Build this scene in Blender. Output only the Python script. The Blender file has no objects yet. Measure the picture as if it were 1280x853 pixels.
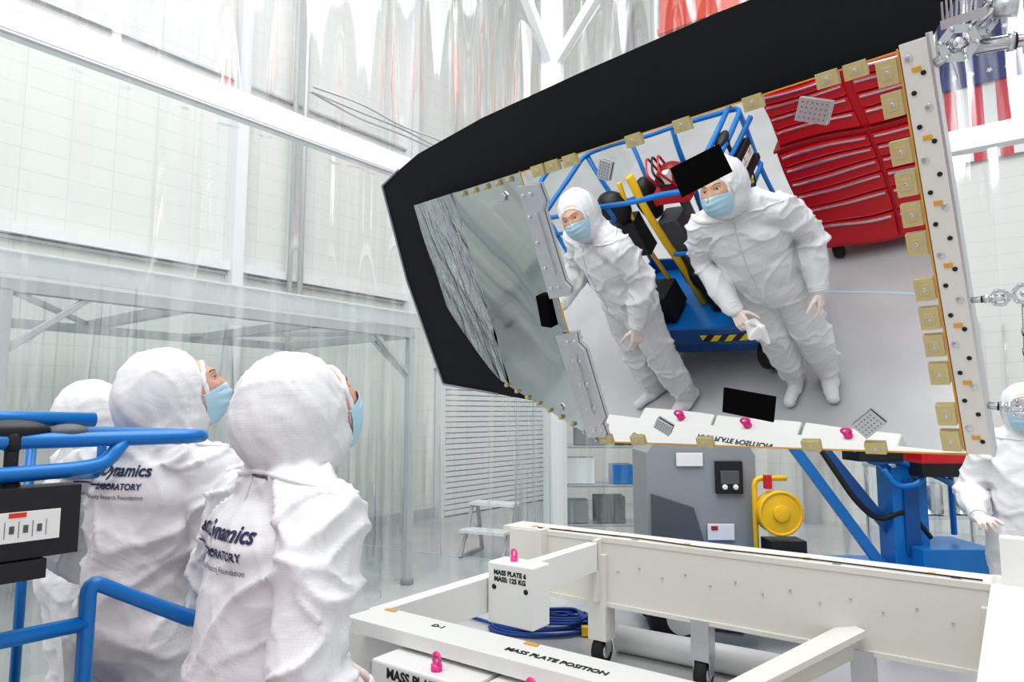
import bpy, bmesh, math, random
from mathutils import Vector as V, Matrix as Mx, noise
from mathutils.bvhtree import BVHTree
random.seed(4)
rad=math.radians
sc=bpy.context.scene
sc.view_settings.view_transform='Standard'
for lk in('Medium High Contrast','Standard - Medium High Contrast'):
    try:
        sc.view_settings.look=lk; break
    except Exception: pass
sc.view_settings.exposure=-0.07
COL=sc.collection

# ------------------------------------------------------------ materials
def nt(name):
    m=bpy.data.materials.new(name); m.use_nodes=True
    t=m.node_tree; b=t.nodes['Principled BSDF']; return m,t,b
def mat(name,col,rough=.5,metal=0,bump=0,bs=30,var=0,spec=None,sc3=None):
    m,t,b=nt(name)
    b.inputs['Base Color'].default_value=(*col,1); b.inputs['Roughness'].default_value=rough
    b.inputs['Metallic'].default_value=metal
    if spec is not None: b.inputs['Specular IOR Level'].default_value=spec
    if bump or var:
        tc=t.nodes.new('ShaderNodeTexCoord'); nz=t.nodes.new('ShaderNodeTexNoise')
        nz.inputs['Scale'].default_value=bs; nz.inputs['Detail'].default_value=4
        if sc3:
            mp=t.nodes.new('ShaderNodeMapping'); mp.inputs['Scale'].default_value=sc3
            t.links.new(tc.outputs['Object'],mp.inputs[0]); t.links.new(mp.outputs[0],nz.inputs['Vector'])
        else: t.links.new(tc.outputs['Object'],nz.inputs['Vector'])
        if bump:
            bp=t.nodes.new('ShaderNodeBump'); bp.inputs['Strength'].default_value=bump; bp.inputs['Distance'].default_value=.02
            t.links.new(nz.outputs['Fac'],bp.inputs['Height']); t.links.new(bp.outputs['Normal'],b.inputs['Normal'])
        if var:
            mx=t.nodes.new('ShaderNodeMix'); mx.data_type='RGBA'
            mx.inputs['A'].default_value=(*[c*(1-var) for c in col],1); mx.inputs['B'].default_value=(*[min(1,c*(1+var)) for c in col],1)
            t.links.new(nz.outputs['Fac'],mx.inputs['Factor']); t.links.new(mx.outputs['Result'],b.inputs['Base Color'])
    return m
white=mat('white_paint',(.80,.80,.78),.35,bump=.02,bs=60,var=.03)
white2=mat('white_powder_coat',(.85,.86,.86),.4,var=.02,bs=8)
cream=mat('cream_paint',(.74,.725,.67),.4,bump=.02,bs=50,var=.03)
alu=mat('brushed_aluminium',(.62,.64,.66),.32,.85,bump=.03,bs=80,var=.06)
lalu=mat('anodised_extrusion',(.60,.62,.63),.4,.3,var=.04)
steel=mat('polished_steel',(.72,.73,.75),.15,1,var=.05)
black=mat('black_plastic',(.012,.012,.014),.45,var=.2)
rubber=mat('black_rubber',(.02,.02,.02),.8,var=.2,bump=.1)
shieldm=mat('black_shield',(.014,.0155,.018),.6,var=.25,bs=3,spec=.25)
plaqm=mat('matte_black_plate',(.003,.003,.003),.7,spec=.1,var=.1)
blue=mat('blue_paint',(.008,.18,.52),.3,var=.08,bs=6)
dblue=mat('dark_blue_paint',(.01,.09,.30),.35,var=.1,bs=6)
red=mat('red_enamel',(.58,.014,.025),.22,var=.06,bs=4)
dred=mat('dark_red',(.28,.008,.012),.4,var=.1)
yellow=mat('yellow_paint',(.85,.52,.02),.4,var=.06)
gold=mat('chromate_gold',(.62,.53,.28),.38,.35,var=.1,bs=20)
amber=mat('amber_tape',(.75,.36,.04),.4,var=.1)
pink=mat('pink_paint',(.85,.06,.32),.35,var=.05)
graym=mat('grey_plastic',(.30,.32,.34),.45,var=.06,bs=8)
lgray=mat('light_grey',(.52,.51,.51),.5,var=.04,bs=8)
dgray=mat('dark_grey',(.10,.11,.12),.5,var=.1)
navy=mat('navy_print',(.025,.03,.09),.6,var=.1)
ink=mat('black_ink',(.02,.02,.02),.6,var=.1)
skin=mat('skin',(.60,.36,.26),.5,var=.08,bs=25,bump=.05)
eyew=mat('eye_white',(.75,.73,.7),.2,var=.02)
iris=mat('iris',(.05,.025,.015),.2,var=.1)
hair=mat('eyebrow_hair',(.16,.09,.06),.7,var=.2)
maskm=mat('mask_blue',(.45,.66,.78),.75,bump=.05,bs=120,var=.04)
glove=mat('latex_glove',(.80,.66,.62),.45,bump=.08,bs=90,var=.08)
paper=mat('paper_label',(.80,.80,.78),.6,var=.03)
redlabel=mat('red_label',(.7,.05,.03),.5,var=.05)
cloth=mat('white_cloth',(.88,.88,.88),.8,var=.03,bump=.2)
cable=mat('blue_cable',(.01,.06,.28),.4,var=.1)
conduit=mat('grey_conduit',(.50,.52,.53),.5,var=.05)
tapem=mat('floor_tape',(.50,.68,.80),.5,var=.04)

def suit_mat():
    m,t,b=nt('cleanroom_fabric')
    b.inputs['Roughness'].default_value=.7; b.inputs['Specular IOR Level'].default_value=.25
    N=t.nodes.new; L=t.links.new
    tc=N('ShaderNodeTexCoord')
    n1=N('ShaderNodeTexNoise'); n1.inputs['Scale'].default_value=5; n1.inputs['Detail'].default_value=3; n1.inputs['Distortion'].default_value=1.2
    n2=N('ShaderNodeTexNoise'); n2.inputs['Scale'].default_value=6; n2.inputs['Detail'].default_value=1.5; n2.inputs['Distortion'].default_value=.6
    try: n2.noise_type='RIDGED_MULTIFRACTAL'
    except Exception: pass
    mp=N('ShaderNodeMapping'); mp.inputs['Scale'].default_value=(1,1,1.6)
    mp2=N('ShaderNodeMapping'); mp2.inputs['Scale'].default_value=(1.2,1,.7); mp2.inputs['Rotation'].default_value=(.3,.5,.2)
    L(tc.outputs['Object'],mp.inputs['Vector']); L(mp.outputs['Vector'],n1.inputs['Vector'])
    L(tc.outputs['Object'],mp2.inputs['Vector']); L(mp2.outputs['Vector'],n2.inputs['Vector'])
    w=N('ShaderNodeTexBrick'); w.offset=0; w.inputs['Scale'].default_value=1; w.inputs['Brick Width'].default_value=.006; w.inputs['Row Height'].default_value=.006
    w.inputs['Mortar Size'].default_value=.0006; w.inputs['Color1'].default_value=(.765,.76,.768,1); w.inputs['Color2'].default_value=(.76,.755,.765,1); w.inputs['Mortar'].default_value=(.715,.72,.74,1)
    sx=N('ShaderNodeSeparateXYZ'); cx=N('ShaderNodeCombineXYZ')
    L(tc.outputs['Object'],sx.inputs[0]); L(sx.outputs['X'],cx.inputs['X']); L(sx.outputs['Z'],cx.inputs['Y']); L(cx.outputs[0],w.inputs['Vector'])
    L(w.outputs['Color'],b.inputs['Base Color'])
    ad=N('ShaderNodeMath'); ad.operation='MULTIPLY_ADD'; ad.inputs[1].default_value=.11
    L(n2.outputs['Fac'],ad.inputs[0]); L(n1.outputs['Fac'],ad.inputs[2])
    bp=N('ShaderNodeBump'); bp.inputs['Strength'].default_value=.42; bp.inputs['Distance'].default_value=.02
    L(ad.outputs[0],bp.inputs['Height']); L(bp.outputs['Normal'],b.inputs['Normal'])
    return m
suit=suit_mat()
trimm=mat('suit_seam',(.66,.66,.68),.7,var=.04)

def mirror_mat(name,col,rough,bs,st,dist=.01,sc3=None,var=0):
    m=mat(name,col,rough,1.0,bump=st,bs=bs,sc3=sc3,var=var)
    for n in m.node_tree.nodes:
        if n.type=='BUMP': n.inputs['Distance'].default_value=dist
        if n.type=='TEX_NOISE': n.inputs['Detail'].default_value=1
    return m
mirr=mirror_mat('polished_mirror',(.86,.87,.87),.012,2.4,.13,.02)
mirr2=mirror_mat('satin_mirror',(.58,.63,.62),.04,2.5,.15,.02)
foil=mirror_mat('crumpled_foil',(.55,.58,.59),.12,3,.9,.04,(6,1.0,1),.45)  # streaky base-colour variation paints in the dark reflections a white surround doesn't give
for n in foil.node_tree.nodes:
    if n.type=='TEX_NOISE': n.inputs['Detail'].default_value=3; n.inputs['Distortion'].default_value=.8

def floor_mat():
    m,t,b=nt('epoxy_floor'); N=t.nodes.new; L=t.links.new
    tc=N('ShaderNodeTexCoord'); n=N('ShaderNodeTexNoise'); n.inputs['Scale'].default_value=1.2; n.inputs['Detail'].default_value=6
    L(tc.outputs['Object'],n.inputs['Vector'])
    cr=N('ShaderNodeValToRGB'); cr.color_ramp.elements[0].color=(.44,.445,.45,1); cr.color_ramp.elements[1].color=(.58,.58,.58,1)
    cr.color_ramp.elements[0].position=.3; cr.color_ramp.elements[1].position=.7
    L(n.outputs['Fac'],cr.inputs[0]); L(cr.outputs[0],b.inputs['Base Color'])
    b.inputs['Roughness'].default_value=.2
    return m
floorm=floor_mat()
def wall_mat():
    m,t,b=nt('white_block_wall'); N=t.nodes.new; L=t.links.new
    tc=N('ShaderNodeTexCoord'); sx=N('ShaderNodeSeparateXYZ'); cx=N('ShaderNodeCombineXYZ'); w=N('ShaderNodeTexBrick')
    L(tc.outputs['Object'],sx.inputs[0]); L(sx.outputs['X'],cx.inputs['X']); L(sx.outputs['Z'],cx.inputs['Y']); L(cx.outputs[0],w.inputs['Vector'])
    w.offset=0; w.inputs['Scale'].default_value=1; w.inputs['Brick Width'].default_value=.41; w.inputs['Row Height'].default_value=.205
    w.inputs['Mortar Size'].default_value=.005; w.inputs['Color1'].default_value=(.79,.795,.76,1); w.inputs['Color2'].default_value=(.78,.785,.75,1); w.inputs['Mortar'].default_value=(.69,.70,.675,1)
    L(w.outputs['Color'],b.inputs['Base Color']); b.inputs['Roughness'].default_value=.45
    return m
wallm=wall_mat()
def vinyl_mat(name,base,amp,tint):
    m=bpy.data.materials.new(name); m.use_nodes=True; t=m.node_tree; t.nodes.clear(); N=t.nodes.new; L=t.links.new
    o=N('ShaderNodeOutputMaterial'); mx=N('ShaderNodeMixShader'); tr=N('ShaderNodeBsdfTransparent'); gl=N('ShaderNodeBsdfGlossy')
    tr.inputs[0].default_value=(*tint,1); gl.inputs['Roughness'].default_value=.06; gl.inputs['Color'].default_value=(1,1,1,1)
    tc=N('ShaderNodeTexCoord'); mp=N('ShaderNodeMapping'); mp.inputs['Scale'].default_value=(5,5,.35)
    n=N('ShaderNodeTexNoise'); n.inputs['Scale'].default_value=1.6; n.inputs['Detail'].default_value=5; n.inputs['Distortion'].default_value=.6
    L(tc.outputs['Object'],mp.inputs[0]); L(mp.outputs[0],n.inputs['Vector'])
    r=N('ShaderNodeMapRange'); r.inputs['From Min'].default_value=.48; r.inputs['From Max'].default_value=.72; r.inputs['To Min'].default_value=base; r.inputs['To Max'].default_value=base+amp
    L(n.outputs['Fac'],r.inputs['Value']); L(r.outputs[0],mx.inputs[0]); L(tr.outputs[0],mx.inputs[1]); L(gl.outputs[0],mx.inputs[2]); L(mx.outputs[0],o.inputs[0])
    return m
vinyl=vinyl_mat('clear_vinyl',.05,.5,(.945,.965,.96))
vinyl2=vinyl_mat('upper_vinyl',.10,.6,(.91,.93,.935))
vinyl3=vinyl_mat('booth_vinyl',.10,.35,(.92,.94,.935))
def sheet_mat():
    m=bpy.data.materials.new('frosted_sheet'); m.use_nodes=True; t=m.node_tree; t.nodes.clear(); N=t.nodes.new; L=t.links.new
    o=N('ShaderNodeOutputMaterial'); a=N('ShaderNodeBsdfTranslucent'); d=N('ShaderNodeBsdfDiffuse'); mx=N('ShaderNodeMixShader'); n=N('ShaderNodeTexNoise'); cr=N('ShaderNodeValToRGB')
    cr.color_ramp.elements[0].color=(.90,.92,.92,1); cr.color_ramp.elements[1].color=(.97,.98,.98,1)
    L(n.outputs['Fac'],cr.inputs[0]); L(cr.outputs[0],a.inputs[0]); L(cr.outputs[0],d.inputs[0]); mx.inputs[0].default_value=.4
    L(a.outputs[0],mx.inputs[1]); L(d.outputs[0],mx.inputs[2]); L(mx.outputs[0],o.inputs[0]); return m
sheet=sheet_mat()
def stripe_mat(name,c1,c2,freq,vec=(1,1,0)):
    m,t,b=nt(name); N=t.nodes.new; L=t.links.new
    tc=N('ShaderNodeTexCoord'); d=N('ShaderNodeVectorMath'); d.operation='DOT_PRODUCT'; d.inputs[1].default_value=[v*freq for v in vec]
    L(tc.outputs['Object'],d.inputs[0]); f=N('ShaderNodeMath'); f.operation='FRACT'; L(d.outputs['Value'],f.inputs[0])
    g=N('ShaderNodeMath'); g.operation='GREATER_THAN'; g.inputs[1].default_value=.5; L(f.outputs[0],g.inputs[0])
    mx=N('ShaderNodeMix'); mx.data_type='RGBA'; mx.inputs['A'].default_value=(*c1,1); mx.inputs['B'].default_value=(*c2,1)
    L(g.outputs[0],mx.inputs['Factor']); L(mx.outputs['Result'],b.inputs['Base Color']); b.inputs['Roughness'].default_value=.5
    return m
hazard=stripe_mat('hazard_stripe',(.9,.62,.02),(.02,.02,.02),9,(1,0,1))
flagstr=stripe_mat('flag_stripes',(.62,.03,.06),(.85,.85,.86),3.4,(1,0,0))

# ------------------------------------------------------------ builder
class B:
    def __init__(s,name,mats,mw=None,bevel=0):
        s.n=name; s.m=mats; s.bm=bmesh.new(); s.mw=mw or Mx(); s.bev=bevel
    def _f(s,vs,m,sm):
        fs=set()
        for v in vs:
            for f in v.link_faces: fs.add(f)
        for f in fs: f.material_index=m; f.smooth=sm
    def box(s,c,d,m=0,R=None):
        M=Mx.Translation(V(c))@(R.to_4x4() if R else Mx())@Mx.Diagonal((*d,1))
        r=bmesh.ops.create_cube(s.bm,size=1,matrix=M); s._f(r['verts'],m,False); return s
    def bar(s,p,q,w,h,m=0,up=(0,0,1)):
        p=V(p);q=V(q);x=(q-p);l=x.length;x.normalize();y=V(up).cross(x)
        if y.length<1e-4: y=V((0,1,0)).cross(x)
        y.normalize();z=x.cross(y)
        R=Mx((x,y,z)).transposed()
        return s.box((p+q)/2,(l,w,h),m,R)
    def cyl(s,p,q,r,m=0,r2=None,seg=18):
        p=V(p);q=V(q);d=q-p
        M=Mx.Translation((p+q)/2)@d.to_track_quat('Z','Y').to_matrix().to_4x4()
        a=bmesh.ops.create_cone(s.bm,cap_ends=True,segments=seg,radius1=r,radius2=r if r2 is None else r2,depth=d.length,matrix=M)
        s._f(a['verts'],m,True)
        return s
    def sph(s,c,r,m=0,R=None,seg=20):
        if not hasattr(r,'__len__'): r=(r,r,r)
        M=Mx.Translation(V(c))@(R.to_4x4() if R else Mx())@Mx.Diagonal((*r,1))
        a=bmesh.ops.create_uvsphere(s.bm,u_segments=seg,v_segments=max(8,seg*2//3),radius=1,matrix=M); s._f(a['verts'],m,True); return s
    def caps(s,p,q,r1,r2,m=0,seg=16):
        p=V(p);q=V(q)
        if (p-q).length>1e-4: s.cyl(p,q,r1,m,r2,seg)
        s.sph(p,r1,m,seg=seg); s.sph(q,r2,m,seg=seg); return s
    def tube(s,pts,r,m=0,closed=False,rnd=.06,seg=10):
        P=[V(p) for p in pts]
        if rnd and len(P)>2:
            Q=[];n=len(P)
            for i,p in enumerate(P):
                if not closed and i in(0,n-1): Q.append(p);continue
                a=P[i-1];b=P[(i+1)%n]
                da=(a-p);db=(b-p);k=min(rnd,da.length*.45,db.length*.45)
                a1=p+da.normalized()*k;b1=p+db.normalized()*k
                for j in range(6):
                    t=j/5; Q.append(a1*(1-t)**2+p*2*t*(1-t)+b1*t*t)
            P=Q
        n=len(P);rings=[];up=None
        for i,p in enumerate(P):
            if closed: t=P[(i+1)%n]-P[i-1]
            else: t=P[min(i+1,n-1)]-P[max(i-1,0)]
            t.normalize()
            if up is None:
                up=V((0,0,1)) if abs(t.z)<.9 else V((1,0,0))
            up=(up-t*up.dot(t)).normalized(); sd=t.cross(up)
            rings.append([s.bm.verts.new(p+up*(r*math.cos(a))+sd*(r*math.sin(a))) for a in [2*math.pi*k/seg for k in range(seg)]])
        for i in range(n if closed else n-1):
            A=rings[i];C=rings[(i+1)%n]
            for k in range(seg):
                f=s.bm.faces.new((A[k],C[k],C[(k+1)%seg],A[(k+1)%seg])); f.material_index=m; f.smooth=True
        if not closed:
            for R_ in(rings[0],rings[-1]):
                f=s.bm.faces.new(R_); f.material_index=m
        return s
    def torus(s,c,R,r,ax=(0,0,1),m=0,sc_=(1,1),seg=24,xdir=None):
        ax=V(ax).normalized(); x=V(xdir) if xdir else (ax.orthogonal()); x=(x-ax*x.dot(ax)).normalized(); y=ax.cross(x)
        pts=[V(c)+x*(R*sc_[0]*math.cos(2*math.pi*k/seg))+y*(R*sc_[1]*math.sin(2*math.pi*k/seg)) for k in range(seg)]
        return s.tube(pts,r,m,closed=True,rnd=0,seg=8)
    def prism(s,poly,z0,z1,m=0,M=None,mtop=None):
        M=M or Mx()
        a=[s.bm.verts.new(M@V((x,y,z0))) for x,y in poly]; b=[s.bm.verts.new(M@V((x,y,z1))) for x,y in poly]
        n=len(poly)
        f=s.bm.faces.new(a[::-1]); f.material_index=m
        f=s.bm.faces.new(b); f.material_index=m if mtop is None else mtop
        for i in range(n):
            f=s.bm.faces.new((a[i],a[(i+1)%n],b[(i+1)%n],b[i])); f.material_index=m
        return s
    def grid(s,fn,nu,nv,m=0,sm=True):
        g=[[s.bm.verts.new(fn(i/nu,j/nv)) for j in range(nv+1)] for i in range(nu+1)]
        for i in range(nu):
            for j in range(nv):
                f=s.bm.faces.new((g[i][j],g[i+1][j],g[i+1][j+1],g[i][j+1])); f.material_index=m; f.smooth=sm
        return s
    def done(s,parent=None,recalc=True):
        if recalc: bmesh.ops.recalc_face_normals(s.bm,faces=s.bm.faces[:])
        me=bpy.data.meshes.new(s.n); s.bm.to_mesh(me); s.bm.free()
        for m in s.m: me.materials.append(m)
        o=bpy.data.objects.new(s.n,me); COL.objects.link(o); o.matrix_world=s.mw
        if parent is not None:
            o.parent=parent
        if s.bev:
            b=o.modifiers.new('bevel','BEVEL'); b.width=s.bev; b.segments=2; b.limit_method='ANGLE'; b.angle_limit=rad(50)
        return o
def empty(name,M=None):
    e=bpy.data.objects.new(name,None); COL.objects.link(e); e.empty_display_size=.2
    if M: e.matrix_world=M
    return e
def frame(o,x,y,z=(0,0,1)):
    x=V(x).normalized();y=V(y).normalized();z=V(z).normalized()
    M=Mx((x,y,z)).transposed().to_4x4(); M.translation=V(o); return M
def text(body,size,M,matl,name,parent,align='CENTER',extr=.0008,proj=None,bold=.0):
    cu=bpy.data.curves.new(name,'FONT'); cu.body=body; cu.size=size; cu.align_x=align; cu.align_y='CENTER'; cu.extrude=extr; cu.offset=bold; cu.resolution_u=3
    o=bpy.data.objects.new(name,cu); COL.objects.link(o)
    bpy.context.view_layer.update()
    me=bpy.data.meshes.new_from_object(o.evaluated_get(bpy.context.evaluated_depsgraph_get()))
    bpy.data.objects.remove(o)
    if proj:
        bv=proj
        bm=bmesh.new(); bm.from_mesh(me); bmesh.ops.triangulate(bm,faces=bm.faces[:])
        for it in range(5):
            es=[e for e in bm.edges if e.calc_length()>.008]
            if not es: break
            bmesh.ops.subdivide_edges(bm,edges=es,cuts=1); bmesh.ops.triangulate(bm,faces=bm.faces[:])
        d=-(M.to_3x3()@V((0,0,1))).normalized()
        dead=[]
        for v in bm.verts:
            w=M@V((v.co.x,v.co.y,0))
            h=bv.ray_cast(w-d*.5,d)
            if h[0] and abs(h[1].dot(d))>.25: v.co=h[0]-d*.003
            else: dead.append(v)
        if dead: bmesh.ops.delete(bm,geom=dead,context='VERTS')
        bm.to_mesh(me); bm.free(); M=Mx()
    me.materials.append(matl)
    o=bpy.data.objects.new(name,me); COL.objects.link(o)
    if parent: o.parent=parent
    o.matrix_local=M
    return o

# room axes
E1=V((.616,.788,0)).normalized(); E2=V((-E1.y,E1.x,0))
RM=frame((0,0,0),E1,E2)        # local x = along E1 (s), local y = along E2 (D)
def RP(s,t,z=0): return E1*s+E2*t+V((0,0,z))

# ------------------------------------------------------------ room shell
WS=11.0; WD=7.5
B('floor',[floorm],RM).box((-1,-1,-.05),(26,20,.1)).done()
B('wall_left',[wallm],RM@Mx.Translation((0,WD,0))).box((-1,.1,6),(26,.2,12)).done()
B('wall_back',[wallm],RM@Mx.Translation((WS,0,0))@Mx.Rotation(-math.pi/2,4,'Z')).box((1,.1,6),(17,.2,12)).done()
B('baseboard_left',[lalu],RM).box((-1,WD-.02,.08),(24,.03,.16)).done()
b=B('door_1',[white2,lgray],RM)
for i in range(26): b.box((9.25,WD-.06,.05+i*.085),(3.0,.04,.07),0)
b.box((9.25,WD-.025,1.12),(3.1,.03,2.3),1); b.box((7.7,WD-.07,1.15),(.1,.12,2.35),0); b.box((9.25,WD-.075,2.36),(3.3,.13,.14),0)
b.done()
b=B('trim_1',[white2,lalu],RM)
for s_ in(1.5,4.2,7.0): b.box((s_,WD-.08,6),(.14,.16,12)); b.box((s_+.09,WD-.03,6),(.02,.06,12),1)
b.box((1,WD-.06,3.3),(24,.1,.1)); b.box((1,WD-.03,3.22),(24,.04,.03),1); b.box((1,WD-.03,5.6),(24,.04,.03),1); b.done()
b=B('wall_pipes',[lalu,white2,conduit],RM)
b.cyl((WS-.3,5.6,0),(WS-.3,5.6,11),.07,0); b.cyl((WS-.3,5.1,3),(WS-.3,5.1,11),.09,0)
b.cyl((-3,WD-.2,2.9),(7,WD-.2,2.9),.03,1); b.cyl((WS-.3,2.8,0),(WS-.3,2.8,11),.12,1)
b.cyl((4.9,WD-.15,0),(4.9,WD-.15,11),.03,2); b.cyl((5.05,WD-.15,0),(5.05,WD-.15,11),.035,0)
b.box((.7,WD-.1,3.9),(.12,.1,.1),2); b.box((.1,WD-.1,3.9),(.5,.04,.02),2)
b.done()
b=B('floor_tape_line',[tapem]); b.bar((-1.30,1.06,.002),(-.55,.66,.002),.02,.002); b.bar((1.0,7.0,.002),(-2.0,8.6,.002),.05,.002); b.done()

# cleanroom frame: beam, post, braces
PS=6.27; PT=4.3
b=B('cleanroom_frame',[white2,lalu,conduit],RM,bevel=.006)
b.box((PS/2-1.2,PT,3.72),(PS+2.4,.13,.17)); b.box((PS,PT,4),(.19,.19,8))
b.box((PS,PT-3.0,3.72),(.13,6.0,.17))
b.bar((PS,PT,5.6),(PS+1.0,PT,6.9),.1,.1); b.bar((PS,PT,5.6),(PS-1.1,PT,6.9),.1,.1); b.bar((PS,PT,5.6),(PS,PT-1.2,6.9),.1,.1)
b.box((PS/2-1.2,PT,7.0),(PS+2.4,.13,.17)); b.box((PS,PT-3.0,7.0),(.13,6.0,.17))
b.box((PS,PT,.02),(.4,.4,.04),1)
b.cyl((-2.4,PT-.1,3.6),(PS,PT-.1,3.6),.012,1)
for k in range(3): b.tube([(2.9+i*.45,PT-.12-.02*k,3.98+.035*k-.05*abs(math.sin(i*1.3+k))) for i in range(8)],.009,2,rnd=.15,seg=6)
b.done()
# vinyl curtains
def curtain(name,s0,s1,t0,t1,z0,z1,amp,freq,m,nu=220,seed=0):
    L_=math.hypot(s1-s0,t1-t0); dx=(s1-s0)/L_; dy=(t1-t0)/L_
    def fn(u,v):
        q=u*L_; w=amp*(math.sin(q*freq+2*noise.noise(V((q*1.1,seed,v*.6))))+.6*math.sin(q*freq*2.7+seed+1.5*noise.noise(V((q,3+seed,v)))))*(.5+.6*(1-v))
        return V((s0+dx*q-dy*w,t0+dy*q+dx*w,z0+(z1-z0)*v))
    B(name,[m],RM).grid(fn,nu,8).done()
curtain('vinyl_curtain',-2.4,PS-.1,PT-.02,PT-.02,.03,3.64,.028,7,vinyl,seed=1)
curtain('vinyl_curtain',-2.4,PS-.1,PT+.05,PT+.05,3.8,6.9,.05,5,vinyl2,seed=5)
curtain('vinyl_curtain',PS,PS,PT-.1,PT-6,.03,3.64,.03,6,vinyl,160,seed=9)
curtain('vinyl_curtain',PS,PS,PT-.1,PT-6,3.8,6.9,.03,6,vinyl,160,seed=11)
curtain('vinyl_curtain',5.35,5.8,PT-.15,PT-.27,.05,3.4,.05,26,vinyl2,80,seed=3)

# softwall enclosure (tent)
b=B('softwall_enclosure',[lalu,sheet,graym,vinyl3],RM,bevel=.004)
for s_,t_ in((1.3,4.85),(4.6,4.85),(1.3,6.9),(4.6,6.9)):
    b.box((s_,t_,1.17),(.07,.07,2.34)); b.cyl((s_,t_,.0),(s_,t_,.05),.06,2)
for t_ in(4.85,6.9): b.box((2.95,t_,2.36),(3.37,.07,.08))
for s_ in(1.3,4.6,2.4,3.5): b.box((s_,5.87,2.36),(.07,2.05,.08))
b.box((2.95,5.87,2.56),(3.5,2.2,.01),1); b.box((2.95,4.80,2.49),(3.45,.008,.14),1); b.box((4.66,5.87,2.49),(.008,2.1,.14),1)
b.bar((1.3,4.85,1.95),(1.75,4.85,2.33),.04,.04); b.bar((4.6,4.85,1.95),(4.15,4.85,2.33),.04,.04)
b.bar((4.6,4.9,1.95),(4.6,5.4,2.33),.04,.04); b.bar((1.3,4.9,1.95),(1.3,5.4,2.33),.04,.04)
b.bar((1.3,5.0,2.38),(2.5,6.8,2.38),.04,.04); b.bar((3.4,6.8,2.38),(4.6,5.0,2.38),.04,.04)
b.grid(lambda u,v:V((1.34+3.22*u,4.86+.018*math.sin(u*40+math.sin(v*2))+.012*math.sin(u*97),.04+2.27*v)),120,6,3)
b.grid(lambda u,v:V((4.61+.015*math.sin(u*30)+.01*math.sin(u*71),4.9+1.95*u,.04+2.27*v)),80,6,3)
b.done()

# flag on the back wall
b=B('american_flag',[flagstr,mat('flag_canton',(.03,.05,.2),.7,var=.1),paper],frame(RP(WS-.06,.87,0),-E2,E1*-1))
def fl(u,v): return V((u*2.1,.02*math.sin(u*22)+.01,5.0+3.6*v))
b.grid(fl,60,4,0); b.box((.55,.05,7.3),(1.15,.03,2.5),1)
for i in range(5):
    for j in range(8):
        b.prism([( (0.02+.022*(k%2))*math.sin(k*math.pi/5),(0.02+.022*(k%2))*math.cos(k*math.pi/5)) for k in range(10)],0,.004,2,M=Mx.Translation((.14+i*.2+(j%2)*.08,.07,6.2+j*.28))@Mx.Rotation(math.pi/2,4,'X'))
b.done()
b=B('overhead_crane',[mat('crane_orange',(.6,.06,.03),.4,var=.05),dgray],RM)
b.box((9.2,1.3,7.65),(.5,5.8,.8)); b.box((9.2,1.3,7.2),(.7,5.8,.08)); b.done()

# ------------------------------------------------------------ mirror assembly
al=rad(42.85); ta=rad(26.2)
ma=V((math.cos(al),-math.sin(al),0)); mc=V((-math.sin(al)*math.cos(ta),-math.cos(al)*math.cos(ta),-math.sin(ta))); mb=mc.cross(ma)
MM=frame((.761,2.063,2.006),ma,mb,mc)
root=empty('telescope_mirror_panel',MM)
def MB(name,mats,bevel=0): return B(name,mats,None,bevel)
b=MB('mirror_face',[mirr,alu]); b.prism([(-.785,-.583),(.462,-.583),(.462,.526),(-.785,.526)],-.03,0,1,mtop=0); b.done(root)
TS=.20
b=MB('side_mirror_face',[mirr2,alu]); Mseg=Mx.Translation((-.785,0,-.001))@Mx.Rotation(-TS,4,'Y')
b.prism([(-.455,.527),(-.545,-.358),(-.02,-.583),(0,-.583),(0,.526)],-.015,0,1,M=Mseg,mtop=0); b.done(root)
def ff(u,v):
    v0=-.354+v*(.529+.354)
    xr=-1.29+(.07)*v
    xl=-1.32-.205*min(1,(v/.45))**.7+ (.018*max(0,v-.45))
    x=xl+(xr-xl)*u
    return V((x,v0,-.098-.010*(1-u)+.011*noise.noise(V((x*14+v0*5,v0*1.6,0)))+.005*noise.noise(V((x*42+v0*14,v0*3,3)))))
b=MB('foil_wing',[foil]); b.grid(ff,50,70); b.done(root)
b=MB('backing_structure',[dgray,alu]); b.prism([(-1.2,.5),(-1.25,-.3),(-.8,-.5),(.42,-.5),(.42,.5)],-.20,-.156)
for u in(-.6,-.1,.35): b.box((u,0.05,-.25),(.06,.8,.1),1)
for v in(-.25,.05,.35): b.box((-.1,v,-.28),(1.1,.06,.08),1)
b.done(root)
sh=[(-1.705,.658),(-1.56,.698),(-1.41,.732),(-1.0,.768),(-.5,.782),(0,.788),(.35,.78),(.53,.764),(.57,.70),(.57,.60),(.50,.52),(.48,-.5),(-.8,-.53),(-1.43,-.418),(-1.768,-.357),(-1.764,.20)]
b=MB('black_shield',[shieldm,graym]); b.prism(sh,-.155,-.135,0)
b.tube([(x,y,-.132) for x,y in [(-1.41,-.420),(-1.77,-.357),(-1.767,.20),(-1.707,.658),(-1.56,.700)]],.005,1,rnd=.008)
b.done(root)
b=MB('edge_frame',[cream,amber,black,gold,alu],.0015)
b.box((.493,-.02,-.012),(.058,1.115,.036),0); b.box((.525,-.02,-.02),(.008,1.13,.05),4)
b.box((.459,-.02,.002),(.005,1.1,.004),1); b.box((-.16,.524,.001),(1.25,.004,.004),1); b.box((-.16,-.582,.001),(1.25,.004,.004),1)
b.box((-.783,-.02,.001),(.004,1.1,.004),1)
for i in range(26):
    v=.50-i*.0415; u=.493+(.013 if i%2 else -.013)
    b.cyl((u,v,.004),(u,v,.009),.006 if i%3 else .009,2 if i%3 else 4,seg=10)
    if i%4==1: b.box((.493,v+.012,.0075),(.02,.012,.002),1)
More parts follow.
